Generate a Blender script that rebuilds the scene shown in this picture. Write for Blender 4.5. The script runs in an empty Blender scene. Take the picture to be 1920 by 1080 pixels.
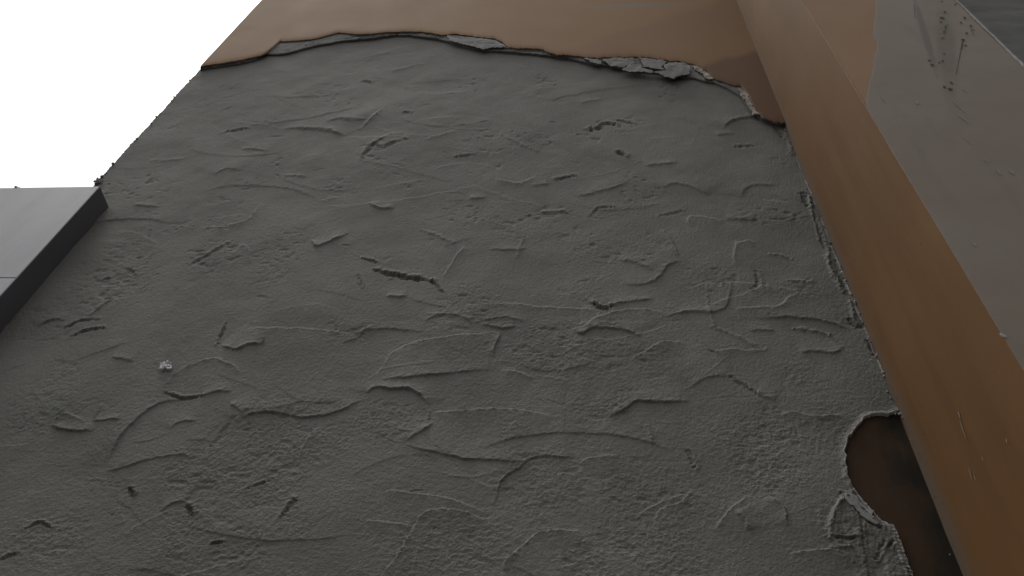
import bpy, math, random
import numpy as np
from mathutils import Matrix, Vector

# ------------------------------------------------------------------ camera
D = 1.8                      # metres from the lens to the stripped wall
EYE = 1.5                    # lens height
FPX = 1500.0                 # focal length in pixels of a 1920 wide frame
sc = bpy.context.scene
zc = np.array([149., 1204., -FPX]); zc /= np.linalg.norm(zc)
xc = np.array([14932., 22., 1500.]); xc -= xc.dot(zc) * zc; xc /= np.linalg.norm(xc)
yc = np.cross(zc, xc)
RM = np.array([xc, yc, zc])
cam_d = bpy.data.cameras.new('camera'); cam = bpy.data.objects.new('camera', cam_d)
sc.collection.objects.link(cam); sc.camera = cam
cam_d.sensor_width = 36.0; cam_d.lens = 36.0 * FPX / 1920.0
cam_d.clip_start = 0.05; cam_d.clip_end = 2000.0
M = Matrix([list(r) for r in RM]).to_4x4(); M.translation = Vector((0, 0, EYE))
cam.matrix_world = M

# ------------------------------------------------------------------ sky, sun, exposure
SUN_EL = math.radians(70); SUN_AZ = math.radians(-100)    # azimuth from +Y, clockwise seen from above
w = bpy.data.worlds.new('World'); sc.world = w; w.use_nodes = True
nt = w.node_tree; nt.nodes.clear()
sky = nt.nodes.new('ShaderNodeTexSky'); sky.sky_type = 'NISHITA'; sky.sun_disc = False
sky.sun_elevation = SUN_EL; sky.sun_rotation = SUN_AZ
sky.air_density = 1.0; sky.dust_density = 6.0; sky.ozone_density = 1.0
hs = nt.nodes.new('ShaderNodeHueSaturation'); hs.inputs['Saturation'].default_value = 0.12
bg = nt.nodes.new('ShaderNodeBackground'); bg.inputs['Strength'].default_value = 0.15
out = nt.nodes.new('ShaderNodeOutputWorld')
nt.links.new(sky.outputs[0], hs.inputs['Color']); nt.links.new(hs.outputs[0], bg.inputs['Color'])
nt.links.new(bg.outputs[0], out.inputs[0])
sd = bpy.data.lights.new('sun', 'SUN'); sd.energy = 0.8; sd.angle = math.radians(14); sd.color = (1.0, 0.97, 0.93)
sun = bpy.data.objects.new('sun', sd); sc.collection.objects.link(sun)
sv = Vector((math.sin(SUN_AZ) * math.cos(SUN_EL), math.cos(SUN_AZ) * math.cos(SUN_EL), math.sin(SUN_EL)))
sun.rotation_euler = sv.to_track_quat('Z', 'Y').to_euler()
sc.view_settings.view_transform = 'Standard'; sc.view_settings.look = 'None'
sc.view_settings.gamma = 1.0; sc.view_settings.use_curve_mapping = False
sc.view_settings.exposure = 0.42

# ------------------------------------------------------------------ helpers
def at(px, py, y=D):
    """x and z on the plane at depth y of a point of the 1920 x 1080 frame"""
    d = RM @ np.array([px - 960.0, 540.0 - py, -FPX])
    return d[0] / d[1] * y, d[2] / d[1] * y + EYE

def link(name, me, mats, parent=None):
    o = bpy.data.objects.new(name, me); sc.collection.objects.link(o)
    for m in (mats if isinstance(mats, (list, tuple)) else [mats]): me.materials.append(m)
    if parent: o.parent = parent
    return o

def thing(name, label, cat, loc=(0, 0, 0)):
    o = bpy.data.objects.new(name, None); sc.collection.objects.link(o)
    o.location = loc; o['label'] = label; o['category'] = cat; o['kind'] = 'thing'
    return o

def np_mesh(name, co, quads, smooth=True, mat_idx=None):
    me = bpy.data.meshes.new(name)
    co = np.asarray(co, np.float32); quads = np.asarray(quads, np.int32)
    me.vertices.add(len(co)); me.vertices.foreach_set('co', co.ravel())
    me.loops.add(quads.size); me.loops.foreach_set('vertex_index', quads.ravel())
    me.polygons.add(len(quads))
    me.polygons.foreach_set('loop_start', np.arange(0, quads.size, 4, dtype=np.int32))
    me.polygons.foreach_set('loop_total', np.full(len(quads), 4, np.int32))
    if smooth: me.polygons.foreach_set('use_smooth', np.ones(len(quads), bool))
    if mat_idx is not None: me.polygons.foreach_set('material_index', np.asarray(mat_idx, np.int32))
    me.update(calc_edges=True); me.validate()
    return me

def grid_quads(nr, nc):
    i = np.arange(nr - 1)[:, None] * nc + np.arange(nc - 1)[None, :]
    return np.stack([i, i + 1, i + nc + 1, i + nc], -1).reshape(-1, 4)

def box(x0, x1, y0, y1, z0, z1, bevel=0.0):
    import bmesh
    bm = bmesh.new(); bmesh.ops.create_cube(bm, size=1.0)
    for v in bm.verts:
        v.co = Vector((x0 + (v.co.x + .5) * (x1 - x0), y0 + (v.co.y + .5) * (y1 - y0), z0 + (v.co.z + .5) * (z1 - z0)))
    if bevel:
        bmesh.ops.bevel(bm, geom=bm.edges[:], offset=bevel, segments=2, profile=0.7, affect='EDGES')
    me = bpy.data.meshes.new('box'); bm.to_mesh(me); bm.free()
    return me

_r = np.random.RandomState(7); TAB = _r.rand(4096).astype(np.float32)
def vn(x, z, seed=0):
    """value noise 0..1"""
    xi = np.floor(x).astype(np.int64); zi = np.floor(z).astype(np.int64)
    fx = (x - xi).astype(np.float32); fz = (z - zi).astype(np.float32)
    fx = fx * fx * (3 - 2 * fx); fz = fz * fz * (3 - 2 * fz)
    def h(a, b): return TAB[(a * 73856093 ^ b * 19349663 ^ (seed * 83492791 + 1013)) & 4095]
    a = h(xi, zi); b = h(xi + 1, zi); c = h(xi, zi + 1); d = h(xi + 1, zi + 1)
    return (a + (b - a) * fx) * (1 - fz) + (c + (d - c) * fx) * fz
def fbm(x, z, f, octv=4, seed=0, gain=0.5):
    s = 0; a = 1.0; t = 0
    for k in range(octv):
        s = s + a * vn(x * f + 17.3 * k, z * f - 9.1 * k, seed + k); t += a; a *= gain; f *= 2.03
    return s / t

def smooth(pts, n=8):
    P = [np.array(p, float) for p in pts]
    if len(P) < 3: return np.array([P[0] + (P[-1] - P[0]) * t for t in np.linspace(0, 1, 6)])
    P = [2 * P[0] - P[1]] + P + [2 * P[-1] - P[-2]]; o = []
    for i in range(1, len(P) - 2):
        for t in np.linspace(0, 1, n, endpoint=False):
            a, b, c, d = P[i - 1:i + 3]
            o.append(0.5 * (2 * b + (c - a) * t + (2 * a - 5 * b + 4 * c - d) * t * t + (3 * b - a - 3 * c + d) * t ** 3))
    o.append(P[-2]); return np.array(o)

# ------------------------------------------------------------------ materials
def mat(name):
    m = bpy.data.materials.new(name); m.use_nodes = True
    n = m.node_tree; b = n.nodes['Principled BSDF']
    return m, n, b
def coords(n, scale=(1, 1, 1)):
    g = n.nodes.new('ShaderNodeNewGeometry'); mp = n.nodes.new('ShaderNodeMapping'); mp.inputs['Scale'].default_value = scale
    n.links.new(g.outputs['Position'], mp.inputs['Vector']); return mp.outputs[0]
def noise(n, vec, scale, detail=4, rough=0.55, dist=0.0):
    t = n.nodes.new('ShaderNodeTexNoise'); t.inputs['Scale'].default_value = scale; t.inputs['Detail'].default_value = detail
    t.inputs['Roughness'].default_value = rough; t.inputs['Distortion'].default_value = dist
    n.links.new(vec, t.inputs['Vector']); return t.outputs['Fac']
def ramp(n, fac, stops):
    r = n.nodes.new('ShaderNodeValToRGB'); e = r.color_ramp.elements
    while len(e) < len(stops): e.new(0.5)
    for k, (p, c) in enumerate(stops):
        e[k].position = p; e[k].color = (c, c, c, 1) if isinstance(c, (int, float)) else (*c, 1)
    n.links.new(fac, r.inputs[0]); return r.outputs[0]
def mix(n, fac, a, b, mode='MIX'):
    m = n.nodes.new('ShaderNodeMix'); m.data_type = 'RGBA'; m.blend_type = mode
    for s, v in ((0, fac), (6, a), (7, b)):
        if isinstance(v, (int, float)): m.inputs[s].default_value = v
        elif isinstance(v, tuple): m.inputs[s].default_value = (*v, 1)
        else: n.links.new(v, m.inputs[s])
    return m.outputs[2]
def math_(n, op, a, b=0.0):
    m = n.nodes.new('ShaderNodeMath'); m.operation = op
    for s, v in ((0, a), (1, b)):
        if isinstance(v, (int, float)): m.inputs[s].default_value = v
        else: n.links.new(v, m.inputs[s])
    return m.outputs[0]
def bump(n, b, h, strength, dist):
    k = n.nodes.new('ShaderNodeBump'); k.inputs['Strength'].default_value = strength; k.inputs['Distance'].default_value = dist
    n.links.new(h, k.inputs['Height']); n.links.new(k.outputs[0], b.inputs['Normal'])

def mortar_mat(name='grey_mortar', lo=(0.099, 0.097, 0.087), hi=(0.142, 0.139, 0.126)):
    m, n, b = mat(name); v = coords(n); vs = coords(n, (0.6, 1, 1.6))
    c = ramp(n, noise(n, v, 2.2, 5, 0.6), [(0.3, lo), (0.7, hi)])
    c = mix(n, ramp(n, noise(n, v, 0.8, 3), [(0.5, 0.0), (0.75, 0.5)]), c, (0.118, 0.106, 0.096))   # faint brown damp
    c = mix(n, ramp(n, noise(n, vs, 14, 6, 0.7), [(0.58, 0.0), (0.72, 0.35)]), c, (0.17, 0.17, 0.165))  # dusty laitance
    c = mix(n, ramp(n, noise(n, v, 55, 3, 0.7), [(0.70, 0.0), (0.76, 0.5)]), c, (0.26, 0.26, 0.25))      # pale grains
    c = mix(n, ramp(n, noise(n, v, 70, 4, 0.7), [(0.28, 0.5), (0.36, 0.0)]), c, (0.05, 0.05, 0.047))     # pores
    n.links.new(c, b.inputs['Base Color']); b.inputs['Roughness'].default_value = 0.88
    b.inputs['Specular IOR Level'].default_value = 0.25
    h = math_(n, 'ADD', noise(n, v, 230, 3, 0.6), math_(n, 'MULTIPLY', noise(n, v, 90, 3, 0.6), 1.2))
    bump(n, b, h, 0.7, 0.0018); return m

def side_of(n, v, p0, p1, y, width=0.01, rag=0.03, fq=6.0):
    """0..1: right-hand side of the line p0 -> p1 (frame points at depth y), with a wavering border"""
    a = np.array(at(*p0, y)); b = np.array(at(*p1, y)); d = (b - a) / np.hypot(*(b - a)); nn = (d[1], -d[0])
    dt = n.nodes.new('ShaderNodeVectorMath'); dt.operation = 'DOT_PRODUCT'; n.links.new(v, dt.inputs[0]); dt.inputs[1].default_value = (nn[0], 0, nn[1])
    t = math_(n, 'SUBTRACT', dt.outputs['Value'], float(nn[0] * a[0] + nn[1] * a[1]))
    t = math_(n, 'ADD', t, math_(n, 'MULTIPLY', math_(n, 'SUBTRACT', noise(n, v, fq, 3), 0.5), rag))
    m = n.nodes.new('ShaderNodeMapRange'); n.links.new(t, m.inputs[0]); m.inputs[1].default_value = -width; m.inputs[2].default_value = width
    return m.outputs[0]
def ellipse(n, v, p0, p1, w, y, nz=0.5, fq=7.0):
    """0..1 inside a ragged ellipse whose long axis runs p0 -> p1 (frame points at depth y), half width w metres"""
    a = np.array(at(*p0, y)); b = np.array(at(*p1, y)); c = (a + b) / 2; L = np.hypot(*(b - a)); d = (b - a) / L; nn = (d[1], -d[0]); sq = []
    for (ux, uz), h in ((d, L / 2), (nn, w)):
        dt = n.nodes.new('ShaderNodeVectorMath'); dt.operation = 'DOT_PRODUCT'; n.links.new(v, dt.inputs[0])
        dt.inputs[1].default_value = (ux / h, 0, uz / h)
        t = math_(n, 'SUBTRACT', dt.outputs['Value'], float((ux * c[0] + uz * c[1]) / h)); sq.append(math_(n, 'MULTIPLY', t, t))
    t = math_(n, 'ADD', math_(n, 'SQRT', math_(n, 'ADD', sq[0], sq[1])), math_(n, 'MULTIPLY', math_(n, 'SUBTRACT', noise(n, v, fq, 5, 0.65), 0.5), nz * 2))
    m = n.nodes.new('ShaderNodeMapRange'); n.links.new(t, m.inputs[0]); m.inputs[1].default_value = 1.2; m.inputs[2].default_value = 0.6
    return m.outputs[0]

def brown_mat(name, col, col2, rough=0.42, dirt=0.0, spec=0.25, extra=()):
    m, n, b = mat(name); v = coords(n); vs = coords(n, (1, 1, 0.35))
    c = ramp(n, noise(n, v, 1.1, 4, 0.5, 0.4), [(0.32, col), (0.68, col2)])
    c = mix(n, ramp(n, noise(n, vs, 3.5, 4, 0.5), [(0.52, 0.0), (0.75, 0.12)]), c, tuple(x * 0.7 for x in col))
    c = mix(n, ramp(n, noise(n, v, 38, 4, 0.65), [(0.74, 0.0), (0.78, 0.6)]), c, (0.30, 0.26, 0.22))
    if dirt:
        c = mix(n, ramp(n, noise(n, v, 9, 5, 0.7), [(0.4, 0.0), (0.7, dirt)]), c, (0.012, 0.011, 0.010))
    n.links.new(c, b.inputs['Base Color'])
    r = ramp(n, noise(n, v, 4, 4), [(0.3, rough - 0.02), (0.7, rough + 0.03)]); n.links.new(r, b.inputs['Roughness'])
    b.inputs['Specular IOR Level'].default_value = spec
    for f_ in extra: c = f_(n, v, c)
    n.links.new(c, b.inputs['Base Color'])
    bump(n, b, math_(n, 'ADD', noise(n, v, 1.5, 2), math_(n, 'MULTIPLY', noise(n, v, 160, 2), 0.04)), 0.07, 0.004); return m

M_mortar = mortar_mat()
M_rim = mortar_mat('pale_mortar_rim', (0.20, 0.195, 0.185), (0.30, 0.295, 0.28))
M_core = mortar_mat('grey_core', (0.15, 0.15, 0.145), (0.24, 0.24, 0.23))
def dark_red(n, v, c):      # darker, redder patch low in the corner, and a fainter one above it
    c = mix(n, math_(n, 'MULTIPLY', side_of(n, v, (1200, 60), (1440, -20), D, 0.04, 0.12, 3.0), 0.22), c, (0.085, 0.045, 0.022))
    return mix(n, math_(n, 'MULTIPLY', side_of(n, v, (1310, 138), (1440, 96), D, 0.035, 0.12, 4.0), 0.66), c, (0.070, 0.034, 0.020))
def streak(n, v, c):
    return mix(n, math_(n, 'MULTIPLY', ellipse(n, v, (1110, 22), (1300, 16), 0.04, D, 0.3, 3.0), 0.5), c, (0.13, 0.13, 0.115))
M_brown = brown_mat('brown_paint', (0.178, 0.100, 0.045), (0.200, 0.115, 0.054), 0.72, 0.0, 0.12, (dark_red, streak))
def corner_dust(n, v, c):   # mortar dust smeared on the paint beside the inner corner, and small splashes
    sp_ = n.nodes.new('ShaderNodeSeparateXYZ'); n.links.new(v, sp_.inputs[0])
    m = n.nodes.new('ShaderNodeMapRange'); m.inputs[1].default_value = D - 0.075; m.inputs[2].default_value = D - 0.005
    n.links.new(math_(n, 'ADD', sp_.outputs[1], math_(n, 'MULTIPLY', math_(n, 'SUBTRACT', noise(n, v, 5, 5, 0.7), 0.5), 0.09)), m.inputs[0])
    c = mix(n, math_(n, 'MULTIPLY', m.outputs[0], 0.6), c, (0.085, 0.078, 0.070))
    return mix(n, math_(n, 'MULTIPLY', m.outputs[0], ramp(n, noise(n, v, 60, 4, 0.7), [(0.60, 0.0), (0.64, 0.8)])), c, (0.035, 0.032, 0.028))
def drips(n, v, c):         # faint lap marks of the roller and rain runs
    mp = n.nodes.new('ShaderNodeMapping'); mp.inputs['Scale'].default_value = (1, 9, 0.5); n.links.new(v, mp.inputs['Vector'])
    c = mix(n, ramp(n, noise(n, mp.outputs[0], 1.6, 4, 0.6), [(0.45, 0.0), (0.68, 0.35)]), c, (0.075, 0.034, 0.012))
    return mix(n, ramp(n, noise(n, v, 2.3, 3, 0.5), [(0.5, 0.0), (0.7, 0.25)]), c, (0.15, 0.085, 0.042))
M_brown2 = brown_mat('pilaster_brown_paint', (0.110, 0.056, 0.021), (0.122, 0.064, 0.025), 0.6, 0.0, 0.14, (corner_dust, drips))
M_old = brown_mat('old_brown_paint', (0.030, 0.019, 0.011), (0.056, 0.030, 0.014), 0.65, 0.7, 0.12)
def corner_dark(n, v, c):  # blackens the old paint toward the inner corner, with pale specks
    c = mix(n, math_(n, 'MULTIPLY', side_of(n, v, (1770, 1130), (1655, 770), D, 0.040, 0.22, 9.0), 0.88), c, (0.011, 0.0105, 0.008))
    return mix(n, ramp(n, noise(n, v, 75, 4, 0.7), [(0.70, 0.0), (0.74, 0.7)]), c, (0.09, 0.08, 0.07))
M_exposed = brown_mat('exposed_brown_paint', (0.034, 0.019, 0.010), (0.043, 0.025, 0.013), 0.6, 0.0, 0.12, (corner_dark,))

M_front_lit = brown_mat('pilaster_front_lit_brown', (0.178, 0.102, 0.050), (0.196, 0.115, 0.058), 0.65, 0.0, 0.15)  # lighter copy of the pilaster brown; light on the front face put into its colour
M_flake = mortar_mat('grey_flake', (0.12, 0.12, 0.115), (0.19, 0.19, 0.18))
m, n, b = mat('pale_torn_edge'); v = coords(n)
c = ramp(n, noise(n, v, 30, 5, 0.7), [(0.35, (0.07, 0.055, 0.045)), (0.5, (0.22, 0.19, 0.165)), (0.7, (0.36, 0.33, 0.30))])
n.links.new(c, b.inputs['Base Color']); b.inputs['Roughness'].default_value = 0.9; M_pale = m

PY0_ = 0.683 * D
def taupe():
    m, n, b = mat('taupe_skim_coat'); v = coords(n); vs = coords(n, (3, 1, 0.5))
    c = ramp(n, noise(n, v, 2.0, 4, 0.5), [(0.35, (0.140, 0.112, 0.086)), (0.65, (0.156, 0.129, 0.105))])
    # rain marks and mildew low contrast, running down
    c = mix(n, ramp(n, noise(n, vs, 5, 5, 0.6), [(0.55, 0.0), (0.7, 0.35)]), c, (0.10, 0.085, 0.068))
    c = mix(n, ramp(n, noise(n, v, 30, 4, 0.65), [(0.72, 0.0), (0.77, 0.7)]), c, (0.22, 0.21, 0.20))
    yq = PY0_
    c = mix(n, math_(n, 'MULTIPLY', ellipse(n, v, (1740, -120), (1775, 150), 0.085, yq, 0.3, 5.0), 0.6), c, (0.122, 0.110, 0.076))
    c = mix(n, math_(n, 'MULTIPLY', ellipse(n, v, (1768, 20), (1782, 175), 0.035, yq, 0.5, 10.0), 0.6), c, (0.085, 0.068, 0.052))
    c = mix(n, math_(n, 'MULTIPLY', ellipse(n, v, (1715, 0), (1758, 145), 0.014, yq, 0.5, 12.0), 0.6), c, (0.070, 0.056, 0.050))
    n.links.new(c, b.inputs['Base Color']); b.inputs['Roughness'].default_value = 0.6; b.inputs['Specular IOR Level'].default_value = 0.15
    bump(n, b, noise(n, v, 8, 4), 0.12, 0.004); return m
M_taupe = taupe()

m, n, b = mat('mildew_stain'); v = coords(n)
c = ramp(n, noise(n, v, 9, 5, 0.6), [(0.35, (0.085, 0.078, 0.055)), (0.65, (0.12, 0.108, 0.085))])
n.links.new(c, b.inputs['Base Color']); b.inputs['Roughness'].default_value = 0.75; M_stain = m
m, n, b = mat('dark_fleck'); b.inputs['Base Color'].default_value = (0.012, 0.010, 0.008, 1); b.inputs['Roughness'].default_value = 0.9; M_fleck = m
m, n, b = mat('white_crumb'); v = coords(n)
n.links.new(ramp(n, noise(n, v, 200, 3), [(0.3, 0.35), (0.7, 0.6)]), b.inputs['Base Color']); b.inputs['Roughness'].default_value = 0.9; M_white = m

def panel_mat(name, a, c2, rough, grime):
    m, n, b = mat(name); v = coords(n, (1, 1, 1)); vs = coords(n, (2.0, 2, 0.6))
    c = ramp(n, noise(n, vs, 2.5, 5, 0.6), [(0.3, a), (0.7, c2)])
    c = mix(n, ramp(n, noise(n, v, 24, 5, 0.75), [(0.66, 0.0), (0.75, grime)]), c, (0.06, 0.055, 0.05))
    n.links.new(c, b.inputs['Base Color']); b.inputs['Roughness'].default_value = rough
    bump(n, b, noise(n, v, 3, 3), 0.15, 0.006); return m
M_panel = panel_mat('light_grey_cladding', (0.148, 0.146, 0.153), (0.225, 0.221, 0.229), 0.4, 0.4)
M_dark = panel_mat('charcoal_cladding', (0.054, 0.055, 0.061), (0.074, 0.075, 0.082), 0.5, 0.3)

m, n, b = mat('paving'); v = coords(n)
n.links.new(ramp(n, noise(n, v, 6, 6, 0.7), [(0.3, (0.04, 0.04, 0.038)), (0.7, (0.07, 0.069, 0.066))]), b.inputs['Base Color'])
b.inputs['Roughness'].default_value = 0.9; bump(n, b, noise(n, v, 60, 4), 0.4, 0.005); M_ground = m

# ------------------------------------------------------------------ ground
gs = 300.0
me = np_mesh('ground', [(-gs, -gs, 0), (gs, -gs, 0), (gs, gs, 0), (-gs, gs, 0)], [(0, 1, 2, 3)], False)
g = link('ground', me, M_ground); g['kind'] = 'structure'; g['label'] = 'grey paving at the foot of the wall'

# ------------------------------------------------------------------ the stripped wall
XL = -1.2735 * D; XR = 0.493 * D; ZT = 9.5
wall = thing('stripped_wall', 'tall wall of rough grey trowelled mortar with brown render left torn along its top', 'wall', (0, D, 0))
def rel(co):
    co = np.array(co, np.float32); co[:, 1] -= D; return co

me = box(XL + 0.012, 7.0, 0.016, 3.2, 0.0, ZT, 0.0)
link('masonry', me, M_old, wall)

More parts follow.
